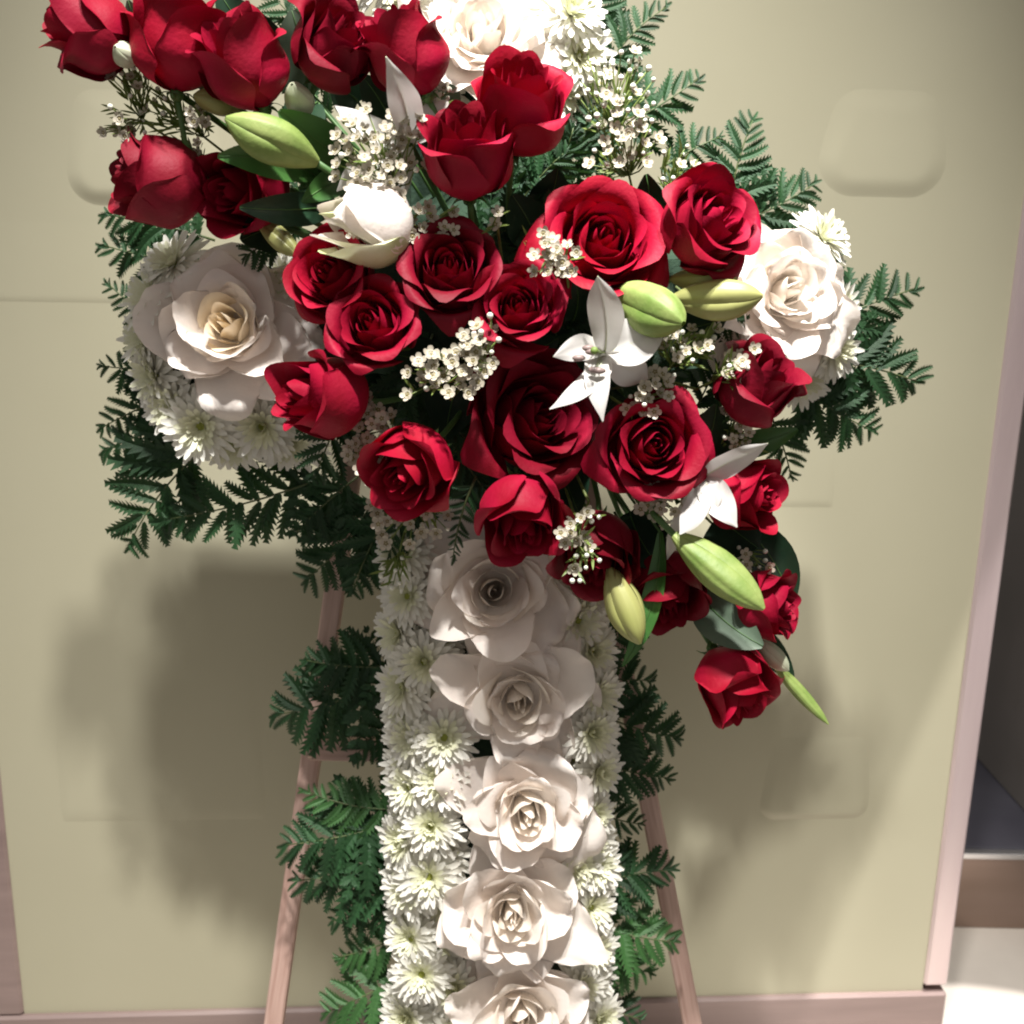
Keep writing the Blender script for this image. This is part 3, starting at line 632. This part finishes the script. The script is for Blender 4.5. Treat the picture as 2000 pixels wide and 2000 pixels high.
# ================================================================== LEAVES, LILIES, BUDS
def blade(mb, a, ctrl, c, W, nrm, cup=.25, prof=None, nu=5, nv=13, wave=0.0, ph=0.0, mi=0, th=0.0):
    V = []
    for j in range(nv):
        t = j/(nv-1); p = bez(a, ctrl, c, t); tg = (bez(a, ctrl, c, min(1, t+.02))-bez(a, ctrl, c, max(0, t-.02))).normalized()
        s_ = tg.cross(nrm).normalized(); n2 = s_.cross(tg)
        w = W*(prof(t) if prof else math.sin(math.pi*min(.995, t*.93+.05))**.8)
        for i in range(nu):
            u = -1+2*i/(nu-1)
            V.append(p+s_*(u*w)+n2*(cup*w*u*u+wave*W*math.sin(9*t+ph)*u))
    mb.add(V, grid_faces(nu, nv), mi)
def leaf(x0, y0, h0, x1, y1, h1, wpx, label, m='dark_leaf', bow=.1, lift=.12, roll=0.0, cat='leaf', group=None):
    a = P(x0, y0, h0); c = P(x1, y1, h1); L = (c-a).length; dd = (c-a)/L; vw = (CAM-a).normalized(); sd = dd.cross(vw).normalized(); vw = sd.cross(dd)
    ctrl = (a+c)/2+sd*(bow*L)+vw*(lift*L)
    root = thing('leaf', label, cat, a, group)
    q = MB(); z = Vector(); nr = (vw+sd*roll).normalized()
    blade(q, z, ctrl-a, c-a, wpx*S*.5, nr, .30, wave=.06, ph=x0); q.build('leaf_blade', m, root)
    q = MB(); q.tube([bez(z, ctrl-a, c-a, k/7)+nr*.0004 for k in range(8)], .0008, .0002, 4); q.build('midrib', 'stem_green', root)
    q = MB(); to = P(lerp(x0, 1000, .5), lerp(y0, 650, .5), -5); q.tube([z, (to-a)*.5, to-a], .0011, .0013, 5); q.build('leaf_stalk', 'stem_green', root)
leaf(690, 320, 60, 545, 215, 112, 78, 'bright green lily leaf lying along the green lily bud', 'lily_leaf', -.05, .15)
leaf(620, 345, 70, 425, 305, 128, 62, 'dark lily leaf crossing in front of the half-covered red rose', 'lily_leaf', .12, .12)
leaf(660, 400, 60, 468, 405, 118, 58, 'dark narrow lily leaf under the half-covered red rose', 'dark_leaf', -.06, .12)
leaf(680, 350, 60, 590, 395, 100, 50, 'small glossy lily leaf beside the lower white lily petal', 'lily_leaf', .1, .2)
leaf(600, 170, 20, 425, -20, 60, 95, 'large dark leaf standing behind the tapered red rosebud', 'dark_leaf', -.12, .1)
leaf(600, 180, 20, 570, 20, 55, 110, 'grey-green broad leaf between tapered rosebud and half-open rose', 'grey_leaf', .06, .12)
leaf(280, 130, 20, 250, 0, 60, 50, 'dark green leaf between the tip rosebud and tall closed rose', 'grey_leaf', .06, .12)
leaf(760, 230, 60, 705, 145, 92, 60, 'dark round leaf under the tall red cup rose', 'dark_leaf', .06, .1)
leaf(880, 220, 40, 830, 165, 70, 70, 'grey leaf behind the small waxflower buds below the cup rose', 'grey_leaf', .06, .1)
leaf(1270, 470, 40, 1262, 340, 75, 70, 'dark upright leaf between the largest rose and arm open rose', 'dark_leaf', .06, .1)
leaf(1110, 640, 40, 1115, 520, 85, 46, 'dark leaf between round open rose and largest rose', 'dark_leaf', .2, .1)
leaf(1350, 900, 40, 1400, 790, 88, 90, 'deep green leaf beside the rose that neighbours the widest rose', 'dark_leaf', .15, .12)
leaf(1400, 880, 60, 1558, 838, 80, 50, 'mid green pointed leaf above the lilac-shaded lily', 'lily_leaf', .08, .12)
leaf(1290, 1040, 70, 1216, 1302, 78, 44, 'long curved strap leaf hanging past the pale lily bud', 'lily_leaf', -.16, .1, .5)
leaf(1400, 1010, 30, 1480, 1070, 62, 150, 'broad dark leaf behind the fat green lily bud', 'dark_leaf', .0, .1)
leaf(1440, 1020, 20, 1545, 1180, 40, 90, 'dark leaf rim curling behind the peeping red rose', 'dark_leaf', -.18, .1)
leaf(1360, 1150, 40, 1490, 1262, 90, 95, 'dull olive leaf under the fat green lily bud', 'grey_leaf', .12, .1)
leaf(1420, 1200, 10, 1550, 1330, 35, 60, 'dark leaf behind the lowest thin green bud', 'dark_leaf', -.1, .1)
leaf(1230, 1000, 30, 1290, 1110, 70, 110, 'blackish leaf in deep shade above the strap leaf', 'dark_leaf', .1, .1)
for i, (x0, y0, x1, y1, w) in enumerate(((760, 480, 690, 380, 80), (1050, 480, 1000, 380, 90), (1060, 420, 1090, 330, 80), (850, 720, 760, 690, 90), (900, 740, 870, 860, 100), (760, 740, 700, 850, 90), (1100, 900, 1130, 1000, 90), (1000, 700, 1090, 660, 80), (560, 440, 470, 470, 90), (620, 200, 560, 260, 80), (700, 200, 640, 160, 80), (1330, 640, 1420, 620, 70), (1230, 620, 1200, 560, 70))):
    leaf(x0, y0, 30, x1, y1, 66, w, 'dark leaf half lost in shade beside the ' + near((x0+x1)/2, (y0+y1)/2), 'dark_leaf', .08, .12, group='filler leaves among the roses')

def lily(cx, cy, h, tips, label, seed, throat=(0, 0, 1), pist=True):
    rng = random.Random(seed); a = P(cx, cy, h); root = thing('white_lily', label, 'lily', a, 'white lilies'); z = Vector(); vw = (CAM-a).normalized()
    for (tx, ty, th_, w, bow, lift, roll) in tips:
        c = P(tx, ty, th_)-a; L = c.length; dd = c/L; sd = dd.cross(vw).normalized(); up = sd.cross(dd)
        ctrl = c*.5+sd*(bow*L)+up*(lift*L); q = MB(); nr = (up+sd*roll).normalized(); pk = rng.uniform(.45, .68); f1 = rng.uniform(0, 6); rb = rng.uniform(.10, .30)
        V = []; nu, nv = 9, 19
        for jj in range(nv):
            t = jj/(nv-1); p = bez(z, ctrl, c, t); tg = (bez(z, ctrl, c, min(1, t+.02))-bez(z, ctrl, c, max(0, t-.02))).normalized()
            s_ = tg.cross(nr).normalized(); n2 = s_.cross(tg)
            k = max(0, t-.62)/.38; p = p - n2*(rb*L*k*k*.5)
            ww = w*S*.37*(math.sin(math.pi/2*min(1, t/pk))**.7*(1 if t < pk else max(.06, math.cos(math.pi/2*((t-pk)/(1-pk))**1.25)))*.9+.08*(1-t))
            tw = .5*math.sin(2.2*t+f1)
            for ii in range(nu):
                u = -1+2*ii/(nu-1)
                V.append(p + s_*(u*ww*math.cos(tw*t)) + n2*(ww*(.42*u*u*lerp(1, -.9, t*t) + .16*abs(u)**3*math.sin(11*t+f1+u) - .10*math.exp(-(u*4)**2) + u*math.sin(tw*t))))
        q.add(V, grid_faces(nu, nv))
        o = q.build('petal', 'lily_petal', root)
        mr = [sum((V[jj*nu+4+e] for e in (0,)), Vector())-nr*.0007 for jj in range(0, nv, 2)]
        q = MB(); q.tube(mr, .0012, .0004, 5); q.build('midrib', 'lily_green_tip', o)
    if pist:
        q = MB(); t_ = A(*throat)*.05
        q.tube([z, t_*.6, t_], .0011, .0011, 6); q.ball(t_, .0026, 8, 5); q.build('pistil', 'bud_green', root)
        for k in range(5):
            d_ = (A(*throat)+Vector((rng.uniform(-.35, .35), rng.uniform(-.2, .2), rng.uniform(-.35, .35)))).normalized()*.040
            q = MB(); q.tube([z, d_*.5, d_], .0006, .0005, 5); st = q.build('stamen', 'bud_pale', root)
            q = MB(); q.ball(d_, .0022, 8, 5, sc=(2.0, 1, 1)); q.build('anther', 'rail_wood', st)
    q = MB(); to = P(lerp(cx, 1000, .5), lerp(cy, 650, .5), 0); q.tube([z, (to-a)*.5+Vector((0, .01, 0)), to-a], .0024, .0026, 6); q.build('stem', 'stem_green', root)
lily(800, 280, 108, [(764, 130, 172, 78, .08, .06, .2), (653, 203, 124, 62, -.12, .10, .1), (655, 372, 112, 54, .10, .06, .3), (880, 190, 96, 70, 0, .1, 0), (740, 240, 104, 70, 0, .05, 0), (760, 395, 104, 70, 0, .05, 0)], 'white lily with upright petal half buried in the dense waxflower cluster', 1, (-.3, 0, .9), False)
lily(1180, 690, 122, [(1170, 548, 176, 84, .08, .10, .15), (1300, 640, 130, 115, .02, .14, -.2), (1268, 745, 120, 85, .05, .10, .2), (1072, 792, 165, 62, -.22, .32, .3), (1186, 815, 172, 60, .18, .34, -.2), (1085, 690, 160, 62, .15, .30, .5)], 'white recurved lily hanging over the widest dark red rose', 2, (-.2, -.1, .95))
lily(1375, 932, 96, [(1498, 872, 128, 70, -.05, .12, .3), (1328, 1042, 120, 66, -.14, .12, 0), (1440, 1028, 124, 80, .05, .16, -.1), (1300, 1100, 84, 48, .05, .05, 0), (1400, 990, 118, 60, 0, .1, 0), (1330, 880, 90, 60, 0, .05, 0)], 'lilac-shaded white lily drooping beside the fat green bud', 3, (.2, -.5, .8), False)

def bud(x0, y0, h0, x1, y1, h1, wpx, label, m='bud_green', name='lily_bud', ridge=.16, fat=.45, tipm=None, stem=True, group='lily buds'):
    a = P(x0, y0, h0); c = P(x1, y1, h1); ax = c-a; L = ax.length; F3 = frame(ax); root = thing(name, label, 'flower bud', a, group)
    ph0 = (x0*7 % 6.28)
    def rad(t): return max(.02, (math.sin(math.pi*min(1, t**lerp(1.4, .75, fat*1.0)*.95+.035))**.68)*(1 if t < .9 else lerp(1, .8, (t-.9)/.1)))
    # three tepals wrapped round the bud
    for s_ in range(3):
        V = []; nu, nv = 25, 17
        for j in range(nv):
            t = j/(nv-1)
            for i in range(nu):
                u = -1+2*i/(nu-1); an = ph0+s_*2*math.pi/3+u*math.pi/3*1.06
                r = wpx*.84*S*.5*rad(t)*(1+.05*math.sin(5*t+s_*2+ph0))*(1-ridge*abs(u)**1.5+.035*math.cos(u*3)+.010*math.cos(u*11+s_+2*t)-.05*math.exp(-(u*9)**2)) - (.0002 if abs(u) > .95 else 0)
                bowx = .05*L*math.sin(math.pi*t)
                V.append(F3 @ Vector((r*math.cos(an)+bowx, r*math.sin(an), L*t)))
        obj('tepal', mesh('tepal', V, grid_faces(nu, nv), m), root)
    if stem:
        q = MB(); to = P(lerp(x0, 1000, .5), lerp(y0, 650, .5), 0)-a; q.tube([F3 @ Vector((0, 0, .03*L)), -ax*.25+to*.2, to], .0026, .0024, 6); q.build('stem', 'stem_green', root)
bud(620, 318, 112, 440, 230, 138, 92, 'long green lily bud above the half-covered red rose')
bud(1210, 570, 110, 1335, 632, 152, 108, 'short green lily bud pointing forward above the recurved lily', fat=.6)
bud(1312, 585, 110, 1490, 578, 128, 88, 'olive lily bud lying across the arm toward the white rose', 'bud_olive')
bud(1316, 1045, 104, 1492, 1190, 128, 92, 'fat bright green lily bud low in the spray')
bud(1190, 1110, 82, 1250, 1258, 96, 84, 'pale olive lily bud pointing down beside the post', 'bud_olive')
bud(1505, 1290, 52, 1618, 1415, 60, 34, 'slim green bud tip hanging lowest of all', ridge=.3)
bud(470, 215, 70, 378, 186, 92, 58, 'pale lily bud half hidden under the tapered red rosebud', 'bud_olive')
bud(500, 425, 60, 585, 500, 70, 50, 'cream lily bud hidden in shade behind the half-open white bud', 'bud_olive')
bud(1310, 545, 86, 1440, 545, 104, 60, 'shaded brownish lily bud behind the olive lily bud', 'bud_olive')
bud(262, 120, 92, 225, 92, 116, 52, 'pale round calyx bud beside the tip rosebud', 'bud_pale', 'round_bud', .08, .5, group='pale round buds')
bud(590, 225, 80, 570, 165, 112, 58, 'pale green round bud between tapered rosebud and half-open rose', 'bud_pale', 'round_bud', .08, .5, group='pale round buds')
bud(1480, 1250, 60, 1540, 1310, 66, 48, 'small whitish bud above the slim green bud tip', 'bud_pale', 'round_bud', .1, .5, group='pale round buds')
# half-open white bud
def open_bud(x0, y0, h0, x1, y1, h1, wpx, label):
    rng = random.Random(8); a = P(x0, y0, h0); c = P(x1, y1, h1); ax = c-a; L = ax.length; F3 = frame(ax); root = thing('white_flower_bud', label, 'flower bud', a)
    for k in range(7):
        t = k/6
        V, F = cup_petal(rng, k*2.2, wpx*S*.5/L*lerp(.45, 1, t), 1.0*rng.uniform(.85, 1.05), 1.45, -.55+.25*t, .03*t, .04*t, point=.12, ruf=.02)
        obj('petal', mesh('petal', [F3 @ (v*L) for v in V], F, 'lily_green_tip' if k in (1, 5) else 'white_petal'), root)
    stem_to(root, a, ax.normalized(), P(lerp(x0, 1000, .4), lerp(y0, 650, .4), 0))
open_bud(800, 452, 100, 628, 432, 142, 150, 'half-open white bud with green tinge above the dark-hearted rose')

# ================================================================== WAXFLOWER
def wax_mesh(seed):
    rng = random.Random(seed); q = MB()
    for k in range(5):
        a = 2*math.pi*k/5+rng.uniform(-.1, .1); rot = Matrix.Rotation(a, 3, 'Z'); V = [rot @ Vector((.12, 0, .0))]
        for j in range(7):
            b_ = -2.0+4.0*j/6; V.append(rot @ Vector((.34+.19*math.cos(b_), .21*math.sin(b_), .05+.13*math.cos(b_)*rng.uniform(.6, 1.4))))
        V.append(rot @ Vector((.36, 0, .02)))
        q.add(V, [(8, i, i+1) for i in range(1, 7)]+[(0, 1, 8), (0, 8, 7)], 0)
    n = 10; V = []
    for r, z in ((.16, -.30), (.24, -.10), (.28, .03), (.22, .05), (.19, -.03)): V += [(r*math.cos(2*math.pi*i/n), r*math.sin(2*math.pi*i/n), z) for i in range(n)]
    F = grid_faces(n, 5, 0, True)
    q.add(V, F[:20], 2); q.add(V, F[20:], 0); q.add([(.20*math.cos(2*math.pi*i/n), .20*math.sin(2*math.pi*i/n), -.01) for i in range(n)]+[(0, 0, .01)], [(i, (i+1) % n, n) for i in range(n)], 1)
    q.ball((0, 0, .03), .045, 6, 4, 0)
    return mesh('blossom', q.V, q.F, None, ['wax_petal', 'wax_centre', 'sprig_green'], q.mi)
WAX = [wax_mesh(k) for k in range(4)]
q = MB(); q.ball((0, 0, .0), .5, 8, 6); q.tube([Vector((0, 0, -.9)), Vector((0, 0, -.35))], .18, .36, 6, 1); WBUD = mesh('wax_bud', q.V, q.F, None, ['wax_bud', 'sprig_green'], q.mi)
wrng = random.Random(12)
def wax(cx, cy, rx, ry, h, n, nb, label, size=30, needles=18, bx=None, by=None, spread=16, face=.6):
    bx = cx if bx is None else bx; by = cy+ry*1.2 if by is None else by
    a = P(bx, by, h-30); root = thing('waxflower_sprig', label, 'waxflower', a, 'waxflower sprigs')
    size *= .90
    subs = [(wrng.uniform(-.75, .75), wrng.uniform(-.75, .75)) for _ in range(max(2, int((n+nb)/6)))]
    st = MB(); nd = MB(); hub = P(lerp(bx, cx, .45), lerp(by, cy, .45), h-18)
    to = P(lerp(bx, 1000, .45), lerp(by, 650, .45), -5)
    st.tube([to-a, (to-a)*.5, Vector()], .0012, .0011, 5); st.tube([Vector(), (hub-a)*.5, hub-a], .0010, .0009, 5)
    pts = []
    for k in range(n+nb):
        for tr in range(40):
            sx, sy = wrng.choice(subs); gx = max(-1.15, min(1.15, sx+wrng.gauss(0, .30))); gy = max(-1.15, min(1.15, sy+wrng.gauss(0, .30))); r = min(1, math.hypot(gx, gy)); x = cx+rx*gx; y = cy+ry*gy
            if all((x-p[0])**2+(y-p[1])**2 > (size*lerp(.72, .3, tr/40))**2 for p in pts): break
        pts.append((x, y)); isb = k >= n
        p = P(x, y, h+wrng.uniform(-.5, 1)*spread*(1-r*r*.5)); o = (p-hub).normalized()
        f = (A(wrng.uniform(-.6, .6), wrng.uniform(-.4, .6), 1.0)*face+o*(1-face)).normalized()
        sz = size*SC(p)*1.03*wrng.uniform(.82, 1.12)*(.42 if isb else 1)
        F3 = frame(f) @ Matrix.Rotation(wrng.uniform(0, 6), 3, 'Z')
        obj('flower_bud' if isb else 'blossom', WBUD if isb else wrng.choice(WAX), root, Matrix.Translation(p-a) @ (F3*sz).to_4x4())
        e = p-f*sz*(.8 if isb else .26); m_ = (hub+e)*.5+Vector((wrng.uniform(-1, 1), wrng.uniform(-1, 1), wrng.uniform(-1, 1)))*.004
        st.tube([hub-a, m_-a, e-a], .0006, .0005, 4)
    for k in range(needles):
        x, y = wrng.choice(pts); t = wrng.uniform(.15, .85); p = hub.lerp(P(x, y, h), t)-a
        d_ = (P(x, y, h)-hub).normalized()+Vector((wrng.uniform(-1, 1), wrng.uniform(-.6, .3), wrng.uniform(-1, 1)))*.8; d_.normalize()
        L = wrng.uniform(22, 48)*S; blade(nd, p, p+d_*L*.5+Vector((0, -.001, 0)), p+d_*L, 2.6*S, A(0, .3, 1), .2, nu=3, nv=5)
    st.build('branches', 'sprig_green', root)
    if needles: nd.build('needle_leaves', 'sprig_green', root)['kind'] = 'stuff'
wax(745, 300, 78, 78, 128, 44, 3, 'dense waxflower cluster between white lily and upright cup rose', 31, 14, 790, 420)
wax(790, 425, 95, 38, 118, 20, 4, 'loose waxflower row trailing under the upright cup rose', 29, 14, 800, 470)
wax(830, 195, 42, 40, 92, 7, 9, 'small waxflower buds below the tall red cup rose', 27, 12, 840, 260)
wax(968, 415, 22, 20, 120, 2, 0, 'lone waxflower pair below the upright cup rose', 32, 10, 975, 470)
wax(1098, 458, 48, 62, 150, 15, 0, 'small waxflower sprig overlapping the largest bright red rose', 31, 10, 1110, 560)
wax(1030, 480, 34, 34, 96, 0, 2, 'leafy green waxflower tip between two open roses', 27, 34, 1030, 540)
wax(1190, 180, 75, 70, 60, 10, 34, 'waxflower sprig of many round buds beside the post top', 30, 30, 1200, 320, 30)
wax(1215, 285, 65, 60, 56, 13, 8, 'waxflower sprig under the round buds beside the fern', 30, 40, 1240, 390, 20)
wax(1300, 330, 50, 60, 40, 2, 8, 'thin leafy waxflower sprig behind the arm open rose', 26, 46, 1300, 420)
wax(215, 195, 72, 70, 78, 9, 10, 'sparse green waxflower hanging under the tip rosebud', 27, 70, 330, 270, 30, .3)
wax(350, 230, 62, 60, 76, 6, 4, 'brownish leafy waxflower between the upper buds and plump rosebud', 27, 70, 440, 300, 30, .3)
wax(375, 300, 22, 30, 70, 3, 0, 'tiny waxflower tip behind the plump red rosebud', 24, 12, 420, 330)
wax(855, 715, 52, 62, 134, 19, 1, 'waxflower cluster under the open rose with loose lower petal', 32, 14, 880, 780)
wax(955, 680, 48, 60, 138, 15, 8, 'waxflower cluster just under the round open red rose', 32, 14, 930, 760)
wax(740, 815, 58, 50, 96, 20, 0, 'shaded waxflower cluster beside the closed red rosebud', 30, 4, 780, 860)
wax(695, 890, 42, 48, 96, 12, 3, 'shaded waxflower trailing onto the dark fern', 30, 8, 760, 880)
wax(800, 1010, 65, 52, 74, 20, 4, 'dim waxflower cluster above the topmost white post rose', 29, 14, 850, 960)
wax(770, 1120, 26, 40, 52, 0, 7, 'hanging green waxflower buds over the topmost post chrysanthemum', 26, 22, 790, 1040)
wax(1130, 1030, 36, 30, 126, 7, 3, 'waxflower tip beside the hanging red rose', 28, 14, 1150, 980)
wax(1140, 1095, 30, 42, 122, 3, 6, 'dangling green waxflower tip over the dark mouth-down rose', 28, 20, 1130, 1030)
wax(1350, 690, 78, 42, 104, 10, 6, 'leafy waxflower sprig below the short green lily bud', 29, 90, 1280, 740, 22, .4)
wax(1430, 725, 40, 38, 114, 8, 2, 'waxflower tip touching the arm-edge red rosebud', 29, 24, 1360, 760, 16)
wax(1450, 840, 42, 62, 84, 13, 4, 'waxflower sprig below the arm-edge red rosebud', 28, 40, 1390, 880, 16)
wax(1265, 765, 48, 34, 112, 14, 3, 'shaded waxflower under the recurved lily petal', 29, 16, 1230, 800)
wax(1285, 985, 44, 38, 92, 13, 2, 'shaded waxflower tuft beside the lilac-shaded lily', 28, 14, 1250, 950)
wax(1470, 1090, 34, 52, 58, 5, 8, 'dim waxflower behind the peeping red rose', 25, 16, 1420, 1050)

# ================================================================== LABELS: order look-alikes along the cross they stand on
ORD = ['highest', 'second highest', 'third highest', 'fourth highest', 'fifth highest', 'sixth highest', 'seventh highest', 'eighth highest', 'ninth highest', 'tenth highest', 'eleventh highest', 'twelfth highest', 'thirteenth highest', 'fourteenth highest', 'fifteenth highest', 'sixteenth highest', 'seventeenth highest', 'eighteenth highest']
same = {}
for o in scene.objects:
    if o.parent is None and 'label' in o: same.setdefault(o['label'], []).append(o)
for lb, os_ in same.items():
    if len(os_) < 2: continue
    for k, o in enumerate(sorted(os_, key=lambda q: -q.matrix_basis.translation.z)): o['label'] = lb + ', ' + ORD[k]
